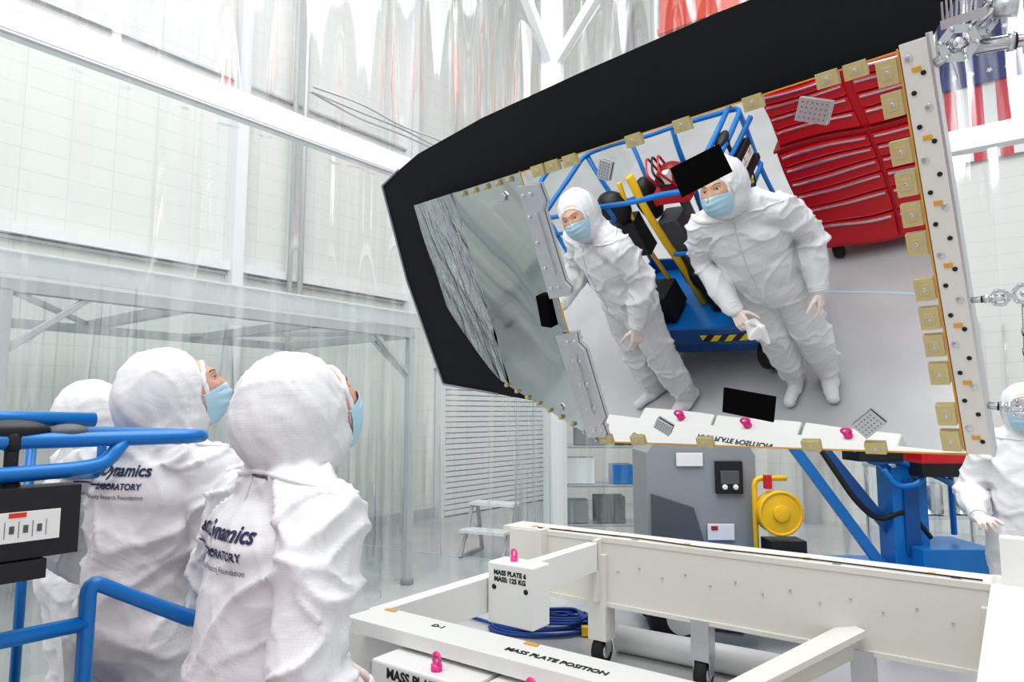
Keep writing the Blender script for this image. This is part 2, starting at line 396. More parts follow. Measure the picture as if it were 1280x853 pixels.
def tab(u,v,w,h,z=0):
    b.box((u,v,.006+z),(w,h,.012),3); b.cyl((u,v,.012+z),(u,v,.016+z),.006,4,seg=8)
    b.box((u,v,.0125+z),(w*.55,h*.5,.003),3)
for u in(-.696,-.63,-.552,-.295,-.124,.095,.294,.362): tab(u,.512,.054,.04)
for v in(.482,.404,.284,.201,.12,.04,-.085,-.168,-.247,-.331,-.456,-.537): tab(.431,v,.046,.062)
for u in(-.756,-.606,-.326,.043,.232): tab(u,-.568,.058,.036)
for u in(-.85,-.92,-1.0,-1.08,-1.16): tab(u,.512,.02,.022,(u+.785)*TS)
for i in range(9):
    t=i/8; tab(-.80-.50*t,-.572+.212*t,.016,.016,(-.015-.50*t)*TS)
b.done(root)
b=MB('seam_bracket',[alu,steel],.002)
b.prism([(-.80,.480),(-.706,.468),(-.700,.40),(-.722,.37),(-.722,.10),(-.70,.07),(-.715,.043),(-.81,.04)],.002,.02)
b.prism([(-.837,-.109),(-.738,-.107),(-.745,-.15),(-.722,-.18),(-.722,-.47),(-.745,-.50),(-.742,-.553),(-.833,-.556)],.002,.02)
for v in(.44,.36,.26,.16,.08,-.14,-.22,-.32,-.42,-.52):
    for du in(-.785,-.75): b.cyl((du,v,.02),(du,v,.028),.008,1,seg=10)
b.box((-.75,.25,.024),(.02,.24,.012)); b.box((-.77,-.32,.024),(.02,.26,.012))
b.done(root)
b=MB('black_plate',[plaqm])
for q in(((-.198,.397),(-.03,.428),(-.009,.339),(-.183,.299)),((-.204,-.358),(-.035,-.396),(-.062,-.486),(-.231,-.448)),((-.885,.056),(-.838,.051),(-.855,-.08),(-.904,-.069))):
    b.prism([q[0],q[3],q[2],q[1]],-.02 if q[0][0]<-.8 else .001,.004)
b.done(root)
b=MB('target_plate',[alu,dgray,steel],.001)
for (u,v,a,w) in((.247,.444,-25,.085),(-.427,.448,60,.065),(-.476,-.507,-35,.065),(.227,-.488,40,.08),(-.97,-.447,45,.03),(-.913,.456,45,.03)):
    dz=0 if u>-.8 else (u+.785)*TS
    R=Mx.Rotation(rad(a),3,'Z'); b.box((u,v,.008+dz),(w,w*.72,.008),0,R)
    zz=.012
    if w>.05:
        for i in range(6):
            for j in range(4):
                o=R@V((w*(i-2.5)*.15,w*.7*(j-1.5)*.22,0)); b.cyl((u+o.x,v+o.y,zz),(u+o.x,v+o.y,zz+.0015),.0022,1,seg=6)
b.done(root)
b=MB('support_truss',[steel,alu,white2,black])
def hexnode(u,v,w,r,ax=(0,0,1)):
    n=6; ax=V(ax).normalized(); x=ax.orthogonal().normalized(); y=ax.cross(x); c=V((u,v,w))
    pts=[c+x*r*math.cos(k*math.pi/3)+y*r*math.sin(k*math.pi/3) for k in range(6)]
    for k in range(6): b.bar(pts[k],pts[(k+1)%6],r*.45,r*.42,1,up=ax)
    b.cyl(c-ax*r*.3,c+ax*r*.3,r*.35,0)
    for k in range(6): b.cyl(pts[k]+ax*r*.2,pts[k]+ax*r*.32,r*.13,0,seg=8)
for c,r in(((.585,.50,.02),.036),((.63,.53,-.02),.026),((.59,-.13,.0),.02),((.64,-.125,0),.024),((.69,-.11,0),.022),((.60,-.44,0),.024),((.64,-.52,0),.026)):
    hexnode(*c,r,(.2,.15,1))
for p,q,r in(((.60,.52,.0),(.80,.66,-.05),.016),((.61,.48,0),(.85,.44,-.05),.016),((.66,.55,0),(.75,.9,-.1),.014),((.60,.50,0),(.53,.47,0),.012),((.6,-.13,0),(.53,-.13,0),.008),((.65,-.12,0),(.9,-.02,0),.012),((.65,-.13,0),(.9,-.2,0),.012),((.60,-.44,0),(.53,-.43,0),.01),((.62,-.45,0),(.9,-.3,0),.012),((.64,-.52,0),(.9,-.6,0),.012),((.85,.7,-.08),(.85,-.75,-.08),.03),((.64,-.15,0),(.62,-.42,0),.008)):
    b.cyl(p,q,r,0)
    p=V(p);q=V(q)
    for f_ in(.25,.45): c_=p.lerp(q,f_); b.cyl(c_,c_+(q-p).normalized()*.012,r*1.35,1); b.cyl(c_+(q-p).normalized()*.014,c_+(q-p).normalized()*.018,r*1.15,3)
for i in range(8): b.bar((.56+i*.009,.56,.01),(.563+i*.010,.60+.012*(i%3),.01),.004,.004,0)
b.cyl((.66,.55,0),(.70,.54,0),.024,1); b.box((.60,.55,.0),(.09,.02,.03),1); b.cyl((.70,.455,-.01),(.74,.447,-.02),.022,1)
b.done(root)

# ------------------------------------------------------------ transport cart
r1=V((.806,-.592,0)).normalized(); r2=V((-r1.y,r1.x,0)); CS=1.067
CM=frame((-.565,2.955,1.6-1.6*CS),r1,r2)@Mx.Scale(CS,4)
root=empty('transport_cart',CM)
G=.1004   # local height of the floor
b=B('frame',[cream,white,alu,black],None,.006)
b.box((1.34,-.085,.825),(2.64,.17,.05),1); b.box((1.34,-.05,.74),(2.60,.08,.13),1)                # front rail
b.box((.6,1.93,.835),(2.7,.22,.03)); b.box((.62,1.84,.65),(2.62,.03,.36)); b.box((.62,2.0,.65),(2.62,.03,.36)); b.box((.6,1.93,.46),(2.7,.24,.025))
b.box((-.56,1.93,.65),(.26,.24,.38)); b.box((-.42,1.80,.66),(.04,.10,.4)); b.box((-.02,1.80,.66),(.03,.08,.36))
b.box((-.04,.9,.74),(.07,1.75,.16),1); b.box((-.077,.5,.77),(.006,.5,.035),3); b.box((-.077,1.2,.77),(.006,.3,.035),3)
b.box((2.05,.95,.80),(.24,2.2,.1)); b.box((1.95,.95,.55),(.03,2.0,.5)); b.box((2.02,1.90,.95),(.1,.1,.2),1)
b.bar((1.38,1.83,.56),(.72,1.13,.20),.14,.03); b.bar((1.38,1.83,.50),(.72,1.13,.14),.02,.12)
b.box((1.0,.9,.20),(2.1,.20,.12),1); b.box((1.0,.35,.22),(2.1,.14,.12),1)
for x in(-.03,1.95):
    for y in(0,1.85): b.box((x,y,.50),(.12,.12,.50))
for i in range(14): b.cyl((.1+i*.14,1.824,.66+.04*(i%2)),(.1+i*.14,1.815,.66+.04*(i%2)),.006,2,seg=8)
for x in(.2,.75,1.3,1.8): b.box((x,1.85,.8515),(.04,.03,.002),2)
b.done(root)
b=B('casters',[rubber,alu])
for x in(-.03,.6,1.4,1.95):
    for y in(0,1.85):
        z=G+.08
        b.cyl((x-.03,y,z),(x+.03,y,z),.08,0,seg=24); b.cyl((x-.035,y,z),(x+.035,y,z),.04,1); b.box((x,y,z+.09),(.1,.09,.03),1)
        b.box((x-.045,y,z+.045),(.008,.06,.10),1); b.box((x+.045,y,z+.045),(.008,.06,.10),1)
        if 0<x<1.9 and y>1: b.box((x,y,.37),(.1,.1,.2),1)
b.done(root)
b=B('amber_labels',[amber,ink])
for x in(-.55,-.3,.05,.5,1.15,1.7): b.box((x,1.9,.852),(.03,.05,.003))
for x in(.1,.75,1.6): b.box((x,-.02,.852),(.05,.02,.003))
b.tube([(-.5,1.86,.855),(.2,1.88,.857),(.6,1.84,.857),(1.2,1.87,.857),(1.9,1.85,.857)],.004,1)
b.done(root)
text('MASS PLATE POSITION',.036,frame((.89,-.10,.8515),(1,0,0),(0,1,0)),ink,'rail_label',root,bold=.0006)
text('C-1',.036,frame((1.25,-.10,.8515),(1,0,0),(0,1,0)),ink,'rail_code',root)
text('D-1',.036,frame((.38,-.06,.8515),(1,0,0),(0,1,0)),ink,'rail_code',root)

def eye(b,x,y,z,mi):
    b.cyl((x,y,z),(x,y,z+.02),.018,mi,seg=14); b.torus((x,y,z+.036),.018,.006,(0.3,1,0),mi,seg=18)
def plate(name,x0,x1,y0,y1,z0,z1,lab,eyes,face='y'):
    e=empty(name,CM@Mx.Translation(((x0+x1)/2,(y0+y1)/2,z0)))
    b=B('plate_body',[white,pink,black],None,.008)
    w=x1-x0;d=y1-y0;h=z1-z0
    b.box((0,0,h/2),(w,d,h))
    b.done(e)
    b=B('lifting_eyes',[pink,black])
    for ex,ey in eyes: eye(b,ex*w/2,ey*d/2,h,0)
    for sx in(-.35,.35): b.cyl((sx*w,-d/2-.002,h*.6),(sx*w,-d/2+.002,h*.6),.012,1)
    b.done(e)
    text(lab,.044 if w>.3 else .030,frame((0,-d/2-.001,h-(.055 if w>.3 else .06)),(1,0,0),(0,0,1),(0,-1,0)),ink,'label',e,bold=.0012)
plate('mass_plate',.28,.70,-.28,-.10,.38,.785,'MASS PLATE 1\nMASS: 125 KG',[(0.2,-.5)])
plate('mass_plate',.715,1.12,-.28,-.10,.38,.785,'MASS PLATE 2\nMASS: 125 KG',[(-.1,-.5)])
plate('mass_plate',1.135,1.53,-.28,-.10,.38,.785,'MASS PLATE 3\nMASS: 125 KG',[(0.0,-.5)])
plate('mass_plate',.0,.26,.70,.84,.62,.90,'MASS PLATE 6\nMASS: 125 KG',[(-.2,0)])
B('plate_shelf',[cream],CM,.004).box((.9,-.19,.365),(1.3,.16,.025)).box((.9,-.19,.225),(1.2,.08,.25)).done()

b=B('cable_bundle',[cable,yellow])
for k in range(9):
    pts=[];ph=random.random()*6
    for i in range(26):
        a=2*math.pi*i/26; pts.append(V((.28+.42*math.cos(a)*(1-.05*k)+.03*math.sin(3*a+ph),5.25+.2*math.sin(a)*(1-.05*k)+.03*math.cos(2*a+ph),.02+.012*k)))
    b.tube(pts,.011,0,closed=True,rnd=0,seg=6)
b.tube([(.6,5.3,.02),(.9,5.1,.015),(1.3,5.4,.015),(1.7,5.2,.015)],.012,0,rnd=.2); b.tube([(-.1,5.3,.02),(-.4,5.6,.015),(-.6,5.4,.015)],.012,0,rnd=.2)
b.box((.55,5.1,.04),(.1,.06,.06),1)
b.done()
b=B('protective_roll',[white2]); b.cyl((.72,4.80,.085),(1.6,4.22,.085),.085,seg=28); b.cyl((.71,4.807,.085),(.73,4.793,.085),.05); b.done()

b=B('step_stool',[lgray,white2],Mx.Translation((-.22,7.9,0))@Mx.Rotation(rad(-25),4,'Z'),.003)
for x in(-.26,.26):
    b.bar((x,-.28,0.01),(x,-.12,.28),.035,.035); b.bar((x,.25,0.01),(x,.12,.56),.035,.035); b.bar((x,-.1,.28),(x,.0,.56),.035,.035); b.bar((x,-.28,.02),(x,.25,.02),.035,.035); b.bar((x,-.12,.28),(x,.18,.28),.035,.035)
b.box((0,-.17,.29),(.56,.24,.035),1); b.box((0,.07,.565),(.56,.24,.035),1)
b.done()

# ------------------------------------------------------------ boom lift behind the cart
b=B('boom_lift',[blue,dblue,graym,black,yellow,red,dgray,paper,rubber,steel],None,.01)
b.prism([(-.42,.35),(.40,.35),(.40,1.28),(.30,1.45),(-.30,1.45),(-.42,1.30)],-.3,.3,2,M=Mx(((1,0,0,1.43),(0,0,-1,5.5),(0,1,0,0),(0,0,0,1))))
b.prism([(-.36,.55),(-.1,.45),(.05,.55),(-.05,.9),(-.36,1.0)],0,.03,6,M=Mx(((1,0,0,1.40),(0,0,-1,5.2),(0,1,0,0),(0,0,0,1))))
for k in range(5): b.box((1.14,5.19,.6+.035*k),(.16,.02,.015),3)
b.box((1.62,5.18,1.12),(.2,.04,.24),3); b.box((1.62,5.155,1.12),(.14,.01,.1),6); b.cyl((1.58,5.16,1.05),(1.58,5.14,1.05),.02,7); b.cyl((1.66,5.16,1.05),(1.66,5.14,1.05),.02,7)
b.box((1.33,5.18,1.25),(.2,.01,.1),7); b.box((1.55,5.18,.72),(.2,.01,.12),7); b.box((1.5,5.172,.75),(.05,.01,.03),5)
b.box((1.45,5.4,.32),(1.0,.6,.16),1)
b.box((2.1,5.0,.42),(2.2,.6,.22),0); b.box((2.95,4.85,.58),(.5,.5,.25),0)
for x,ys in((1.15,(4.85,5.5)),(3.0,(4.75,5.2))):
    for y in ys: b.cyl((x,y-.08,.22),(x,y+.08,.22),.22,8,seg=28); b.cyl((x,y-.09,.22),(x,y+.09,.22),.11,7,seg=20)
b.cyl((1.93,5.0,.88),(1.93,5.12,.88),.155,4,seg=32); b.cyl((1.93,4.98,.88),(1.93,5.14,.88),.06,4); b.torus((1.93,5.0,.88),.15,.012,(0,1,0),4,seg=30)
b.tube([(1.78,5.1,.5),(1.78,5.1,1.12),(2.02,5.1,1.12)],.02,4); b.box((1.97,5.08,.62),(.26,.2,.14),3); b.box((1.86,5.05,1.1),(.05,.05,.1),5)
b.bar((1.95,4.95,1.45),(2.55,4.85,.55),.06,.07); b.bar((2.15,4.95,1.45),(2.75,4.85,.62),.06,.07,1); b.bar((1.8,4.9,1.5),(2.3,4.9,1.5),.05,.06)
b.box((2.72,4.85,.85),(.24,.2,.75),0); b.box((2.72,4.74,.9),(.1,.02,.5),1)
b.tube([(2.1,4.8,1.42),(2.35,4.76,1.0),(2.5,4.76,.86),(2.7,4.76,.95),(2.85,4.76,.75)],.02,3,rnd=.15)
b.tube([(2.3,4.75,1.4),(2.45,4.7,1.25),(2.62,4.75,1.28),(2.95,4.75,1.15),(3.05,4.8,1.1)],.02,0,rnd=.1)
b.tube([(2.3,4.9,1.36),(3.1,4.9,1.28),(3.1,4.9,.75)],.02,0); b.bar((2.45,4.8,1.35),(2.85,4.8,.98),.05,.05)
b.box((2.5,4.8,1.32),(.3,.25,.1),3); b.box((2.93,4.75,1.3),(.4,.3,.08),5); b.box((2.93,4.75,1.22),(.42,.32,.09),3)
b.tube([(2.5,4.66,1.22),(2.58,4.66,1.1),(2.75,4.66,1.12),(2.8,4.66,1.28)],.02,0,rnd=.08)
b.done()
b=B('steel_rack',[steel,dgray,white2],Mx.Translation((.75,1.0,0)),.004)
for x in(2.7,3.7):
    for y in(5.35,5.75): b.cyl((x,y,0),(x,y,1.15),.02,0)
for z in(.25,.65,1.1): b.box((3.2,5.55,z),(1.05,.45,.03),0)
for i in range(4): b.cyl((2.8+i*.25,5.5,1.12),(2.8+i*.25,5.5,1.26),.09,0,seg=20)
for i in range(3): b.cyl((2.85+i*.3,5.5,.67),(2.85+i*.3,5.5,.95),.11,0,seg=20)
b.done()
b=B('equipment_shelf',[alu,dgray,graym,blue,white2],Mx.Translation((1.05,8.3,0)),.004)
for x in(-.5,.5):
    for y in(-.2,.2): b.box((x,y,.75),(.04,.04,1.5))
for z in(.3,.75,1.2,1.5): b.box((0,0,z),(1.04,.44,.03))
for i,(x,z,w,h,mi) in enumerate([(-.3,.32,.3,.25,2),(.1,.32,.35,.3,1),(-.25,.77,.35,.3,4),(.25,.77,.25,.22,3),(-.1,1.22,.4,.2,2),(.3,1.22,.2,.22,1)]): b.box((x,0,z+h/2),(w,.3,h),mi)
b.done()

# ------------------------------------------------------------ personnel lift (left)
LM=frame((-.71,1.635,0),E2,-E1)   # x along E2 (width), y toward the camera/left
root=empty('personnel_lift',LM)
b=B('basket_rails',[blue,dblue])
W=1.15;Dp=.70;R=.0155
b.tube([(0,0,1.545),(W,0,1.545),(W,Dp,1.545),(0,Dp,1.545)],R,0,closed=True,rnd=.08)
b.tube([(0,.25,1.175),(0,Dp,1.18),(W,Dp,1.10),(W,.02,1.10)],R,0,rnd=.06)
for x,y in((W-.02,.02),(W-.02,Dp-.02),(.02,Dp-.02),(W-.35,Dp-.01)): b.cyl((x,y,.38),(x,y,1.53),R,0)
b.tube([(.03,.0,1.12),(-.01,.0,1.10),(-.01,.0,.42),(.05,.0,.34),(.4,.0,.34)],R,0,rnd=.07)
b.tube([(.0,.25,.38),(.0,.25,1.26),(0,.03,1.13),(.03,.0,1.12),(.35,.0,1.12)],R,0,rnd=.03)
b.tube([(0,.20,1.54),(-.01,.235,1.495),(-.02,.29,1.487),(-.02,.70,1.475)],R,0,rnd=.03)
b.tube([(.05,.24,1.585),(.05,.70,1.595)],R,0)
b.tube([(.62,.0,1.54),(.62,.0,1.42),(.95,.0,1.40),(W,.0,1.40)],R*.8,0,rnd=.05)
b.tube([(.35,Dp,1.545),(.32,Dp+.07,1.68),(.62,Dp+.09,1.74),(.9,Dp+.06,1.66),(.95,Dp,1.545)],R,0,rnd=.1)
b.tube([(W,.1,1.54),(W+.05,.2,1.66),(W+.05,.5,1.66),(W,.6,1.54)],R,0,rnd=.08); b.tube([(.5,Dp,.4),(.55,Dp+.03,1.0),(.45,Dp,1.54)],R,0,rnd=.2)
b.done(root)
b=B('platform',[blue,hazard,dblue,alu],None,.004)
b.box((W/2,Dp/2,.35),(W,Dp,.05),0); b.box((W/2,-.01,.42),(W,.02,.15),2); b.box((.26,-.025,.41),(.48,.006,.06),1)
b.box((W/2,Dp,.42),(W,.02,.15),2); b.box((W,Dp/2,.42),(.02,Dp,.15),2); b.box((0,Dp/2,.42),(.02,Dp,.15),2)
b.box((W/2,Dp/2,.24),(W*.8,Dp*.8,.16),2)
b.done(root)
b=B('wheels',[rubber,white2])
for x in(.15,W-.15):
    for y in(.1,Dp-.1): b.cyl((x-.04,y,.12),(x+.04,y,.12),.12,0,seg=24); b.cyl((x-.045,y,.12),(x+.045,y,.12),.06,1)
b.done(root)
b=B('control_box',[black,paper,redlabel,yellow,dgray],None,.006)
b.box((-.02,.42,1.395),(.07,.25,.13),0)
b.box((-.057,.43,1.39),(.004,.20,.055),1); b.box((-.0595,.49,1.412),(.001,.05,.009),2); b.box((-.0595,.40,1.412),(.001,.028,.009),2); b.box((-.0595,.44,1.39),(.001,.0015,.05),4)
for i in range(4): b.box((-.0595,.49,1.402-.008*i),(.001,.045,.0018),4); b.box((-.0595,.353+i*.022,1.386),(.001,.001,.03),4)
for i in range(3): b.box((-.0595,.364+i*.022,1.386),(.001,.008,.014),4)
b.cyl((-.0,.40,1.45),(-.0,.40,1.53),.012,0); b.sph((-.0,.40,1.545),(.018,.018,.025),0); b.cyl((-.0,.40,1.45),(-.0,.40,1.475),.022,0,.014)
b.box((-.02,.46,1.31),(.09,.22,.035),0); b.tube([(-.02,.5,1.3),(-.03,.47,1.22),(-.02,.42,1.16),(0,.46,.9)],.006,0,rnd=.08); b.cyl((-.02,.44,1.21),(-.02,.44,1.25),.010,3)
b.sph((.02,.40,1.565),(.035,.07,.022),0); b.sph((.02,.30,1.56),(.03,.04,.018),4)
b.done(root)
b=B('basket_contents',[black,dred,yellow,dgray,paper,red,rubber],None,.006)
b.box((.26,.34,.55),(.20,.24,.34),0); b.sph((.26,.32,.78),(.12,.13,.1),3); b.torus((.26,.32,.86),.08,.015,(1,0,0),0); b.box((.16,.30,.62),(.02,.14,.2),3)
b.box((.24,.16,.45),(.16,.10,.12),3); b.box((.10,.14,.39),(.14,.12,.02),4); b.sph((.6,.45,.6),(.12,.14,.2),0); b.box((.62,.52,.9),(.14,.16,.3),3)
for k in range(3): b.torus((.24,.2,.42+.03*k),.09-.01*k,.012,(0,0,1),0)
b.tube([(.62,.33,.38),(.62,.33,1.15),(.66,.36,1.5)],.026,2,rnd=.1); b.tube([(.80,.35,.38),(.80,.35,1.2),(.78,.40,1.45)],.016,2,rnd=.1)
b.sph((.47,.50,1.33),(.10,.10,.09),1); b.box((.47,.50,1.25),(.24,.22,.07),5); b.torus((.47,.50,1.34),.098,.012,(0,0,1),0); b.box((.44,.42,1.38),(.05,.05,.08),4)
for k in range(3): b.tube([(.40+.05*k,.42,1.3),(.44+.05*k,.36,1.46),(.50+.05*k,.52,1.50),(.52+.04*k,.6,1.3)],.008,0 if k%2 else 5,rnd=.06)
b.sph((.88,.35,1.28),(.11,.10,.14),0); b.box((.88,.38,1.02),(.2,.14,.3),0); b.sph((.72,.52,1.2),(.09,.09,.16),0)
b.cyl((.5,.3,.38),(.5,.3,.70),.05,0); b.cyl((.47,.5,.38),(.47,.5,1.22),.03,3); b.box((.9,.25,.5),(.3,.2,.2),6)
b.done(root)

# ------------------------------------------------------------ red tool cabinet
TM=Mx.Translation((-1.45,.86,0))@Mx.Rotation(math.atan2(-.714,.70),4,'Z')
root=empty('tool_cabinet',TM)
b=B('cabinet_body',[red,dred,steel,black,rubber,alu],None,.005)
b.box((.53,-.26,.55),(1.06,.5,.86),0); b.box((.53,-.26,1.20),(1.02,.46,.42),0); b.box((.53,-.25,.99),(1.08,.52,.02),1)
b.box((.53,-.26,1.415),(1.04,.48,.02),3)
z=.15
for i,h in enumerate((.19,.16,.13,.11,.11,.10)):
    for x0,w in((.27,.50),(.79,.50)):
        b.box((x0,.0,z+h/2),(w,.03,h-.014),0); b.box((x0,.02,z+h-.022),(w*.96,.018,.014),2)
    z+=h+.002
z=1.01
for i,h in enumerate((.12,.10,.09,.07)):
    for x0,w in((.27,.48),(.79,.48)):
        b.box((x0,-.02,z+h/2),(w,.03,h-.012),0); b.box((x0,.0,z+h-.018),(w*.96,.016,.012),2)
    z+=h+.002
for x in(.1,.96):
    for y in(-.08,-.44): b.cyl((x-.025,y,.06),(x+.025,y,.06),.06,4); b.box((x,y,.115),(.09,.09,.02),5)
b.done(root)

# ------------------------------------------------------------ people
def evalmesh(bm,voxel,smooth=6):
    me=bpy.data.meshes.new('tmp'); bm.to_mesh(me); bm.free()
    o=bpy.data.objects.new('tmp',me); COL.objects.link(o)
    r=o.modifiers.new('r','REMESH'); r.mode='VOXEL'; r.voxel_size=voxel
    s=o.modifiers.new('s','SMOOTH'); s.factor=.5; s.iterations=smooth
    bpy.context.view_layer.update()
    out=bpy.data.meshes.new_from_object(o.evaluated_get(bpy.context.evaluated_depsgraph_get()))
    bpy.data.objects.remove(o); bpy.data.meshes.remove(me)
    return out
def smoothshade(me):
    me.polygons.foreach_set('use_smooth',[True]*len(me.polygons)); me.update()
def hand(parent,name,wrist,fdir,back,side,curl=.35,matl=None):
    Y=V(fdir).normalized(); Z=V(back); Z=(Z-Y*Z.dot(Y)).normalized(); X=Y.cross(Z)
    M=Mx((X,Y,Z)).transposed().to_4x4(); M.translation=V(wrist)
    b=B('h',[])
    b.caps((0,-.05,0),(0,.01,0),.029,.026)
    for x in(-.028,-.010,.010,.028): b.caps((x*.6,.005,0),(x,.082-abs(x-.004)*.25,0),.017,.0125)
    order=[.028,.010,-.010,-.028]; ln=[.072,.080,.074,.058]
    for i,x in enumerate(order):
        x=x*side; p=V((x,.084-abs(i-1.3)*.004,0)); ang=curl*(.6+.15*i); L=ln[i]
        spread=.10*(1.5-i)*side
        for k,(fr,r) in enumerate(((.42,.0098),(.32,.009),(.26,.0082))):
            d=V((math.sin(spread),math.cos(ang),-math.sin(ang))).normalized(); q=p+d*L*fr; b.caps(p,q,r,r*.93,seg=10); p=q; ang+=curl*(.9+.1*i)
    p=V((.022*side,.018,-.004))
    for fr,r,d in((.045,.0145,(.75*side,.62,-.35)),(.034,.0115,(.42*side,.85,-.4)),(.027,.0098,(.2*side,.9,-.5))):
        q=p+V(d).normalized()*fr; b.caps(p,q,r,r*.88,seg=10); p=q
    for v in b.bm.verts: v.co=M@v.co
    me=evalmesh(b.bm,.0036,3); smoothshade(me); me.materials.append(matl or glove)
    o=bpy.data.objects.new(name,me); COL.objects.link(o); o.parent=parent
def person(name,pos,az,P,scale=1,vox=.012,label=None):
    root=empty(name,Mx.Translation(V(pos))@Mx.Rotation(-rad(az),4,'Z')@Mx.Scale(scale,4))
    lx,ly=P.get('lean',(0,0)); sd=P.get('seed',0); wd=P.get('wide',1)
    def up(x,y,z):
        k=max(0,z-.88); return V((x+lx*k,y+ly*k,z))
    b=B('b',[])
    sx=.19*wd
    sh_={-1:up(-sx,0,1.39),1:up(sx,0,1.39)}
    b.sph(up(0,.0,1.25),(.20*wd,.145,.22)); b.sph(up(0,.01,1.07),(.19*wd,.15,.20)); b.sph(up(0,0,.93),(.20*wd,.16,.16)); b.sph(up(0,-.025,1.32),(.19*wd,.12,.13))
    b.caps(up(0,0,1.2),up(0,0,.95),.16,.165)
    b.caps(sh_[-1],sh_[1],.085,.085)
    for s in(-1,1): b.caps(up(0,-.01,1.48),up(.14*s*wd,-.005,1.415),.075,.075)
    joints=[]
    for s,k in((-1,'L'),(1,'R')):
        el=V(P['elbow'+k]); wr=V(P['wrist'+k]); S=sh_[s]
        b.caps(S,el,.086,.074); m=(el+wr)/2; b.caps(el,m,.075,.07); b.caps(m,wr,.07,.046); joints+= [el,S]
        hip=V((.095*s,0,.90)); kn=V(P['knee'+k]); an=V(P['foot'+k])+V((0,0,.10))
        b.caps(hip,kn,.132,.10); b.caps(kn,(kn+an)/2,.10,.098); b.caps((kn+an)/2,an,.098,.068); joints.append(kn); joints.append(an+V((0,0,.05)))
        fd=V(P.get('toe'+k,(.2*s,1,0))).normalized(); ft=V(P['foot'+k])
        b.caps(ft+V((0,0,.055))-fd*.05,ft+V((0,0,.045))+fd*.12,.052,.042); b.caps(ft+V((0,0,.05)),ft+V((0,0,.04))+fd*.17,.05,.036)
        b.sph(ft+V((0,0,.035))+fd*.05,(.055,.055,.035))
    hc=up(0,.02,1.62)+V((0,P.get('hfwd',0),P.get('hup',0)))
    HR=Mx.Rotation(-rad(P.get('haz',0)),3,'Z')@Mx.Rotation(rad(P.get('hpitch',0)),3,'X')@Mx.Rotation(rad(P.get('hroll',0)),3,'Y')
    def H(x,y,z): return hc+HR@V((x,y,z))
    b.sph(H(0,-.02,.015),(.114,.136,.142),R=HR,seg=28); b.sph(H(0,-.045,-.0),(.110,.127,.128),R=HR,seg=28); b.sph(H(0,.0,-.06),(.098,.110,.10),R=HR,seg=28)
    b.caps(H(0,-.03,-.07),up(0,-.01,1.48),.100,.082); b.caps(up(0,0,1.5),up(0,0,1.40),.082,.10)
    body=evalmesh(b.bm,vox,5)
    body.update()
    nr=[v.normal.copy() for v in body.vertices]
    for v,n in zip(body.vertices,nr):
        p=v.co.copy(); q=p+V((sd*3.1,sd*1.7,0)); w=noise.noise_vector(q*2.5)*.09; qq=q+w
        hd=(p-hc).length
        jm=.8+1.5*max([math.exp(-((p-j).length/.12)**2) for j in joints])
        a1=1-min(1,abs(noise.noise(V((qq.x*3.6+qq.z*2.0,qq.y*3.6,qq.z*3.6-qq.x*1.8))))*3.0)
        a2=1-min(1,abs(noise.noise(V((qq.x*7-qq.z*3,qq.y*7,qq.z*9+4))))*3.0)
        a3=1-min(1,abs(noise.noise(V((qq.x*12+qq.z*5,qq.y*12,qq.z*7+9))))*3.0)
        a0=noise.noise(qq*3.2)
        if hd<.19:
            l=HR.transposed()@(p-hc)
            th_=math.atan2(l.x,-l.y)
            g=1-min(1,abs(noise.noise(V((th_*2.0+l.z*6,l.z*5+th_,sd*2.3))))*3.0)
            low=min(1,max(.45,(.02-l.z)/.10))
            g2=math.sin(th_*15+2.5*noise.noise(V((th_*3,l.z*6,sd))))*max(0,min(1,(.03-l.z)/.09))*max(0,.2-l.y/.12)
            dsp=(.009*(g**4-.15)*low+.0045*(a2**4-.15)+.0025*(a3**3-.2)+.003*a0+.0032*g2)
            if l.y>.09 and abs(l.x)<.08: dsp=0
        else: dsp=(.015*(a1**4-.15)+.007*(a2**4-.15)*jm+.003*(a3**4-.15))*min(1.3,jm)+.006*a0
        if p.z<.11: dsp*=.35
        v.co=p+n*dsp
        if v.co.z<0.004: v.co.z=.004
    smoothshade(body); body.materials.append(suit)
    o=bpy.data.objects.new('suit',body); COL.objects.link(o); o.parent=root
    tb=bmesh.new(); tb.from_mesh(body); bv=BVHTree.FromBMesh(tb); tb.free()
    fc=V((0,.050,-.012)); fr=V((.078,.102,.118))
    fb=B('face',[skin,eyew,iris,hair,maskm,trimm])
    def kadd(x,z):
        k=.026*math.exp(-(x/.013)**2)*(math.exp(-((z+.02)/.022)**2)) + .012*math.exp(-(x/.010)**2)*math.exp(-((z-.008)/.02)**2)
        k+=.006*math.exp(-((z-.048)/.011)**2)*math.exp(-(x/.055)**4)
        k-=.011*(math.exp(-(((abs(x)-.031)/.017)**2))*math.exp(-((z-.024)/.013)**2))
        k+=.006*math.exp(-((z+.075)/.02)**2)*math.exp(-(x/.03)**2)
        return k
    def fy(x,z): return fc.y+fr.y*math.sqrt(max(.01,1-(x/fr.x)**2-((z-fc.z)/fr.z)**2))+kadd(x,z)
    def face(u,v):
        a=math.pi*v; t=2*math.pi*u; d=V((math.sin(a)*math.sin(t),math.sin(a)*math.cos(t),math.cos(a)))
        p=V((d.x*fr.x,d.y*fr.y,d.z*fr.z)); z=p.z+fc.z;x=p.x
        if d.y>0: p.y+=kadd(x,z)
        return p+fc
    fb.grid(face,64,48,0)
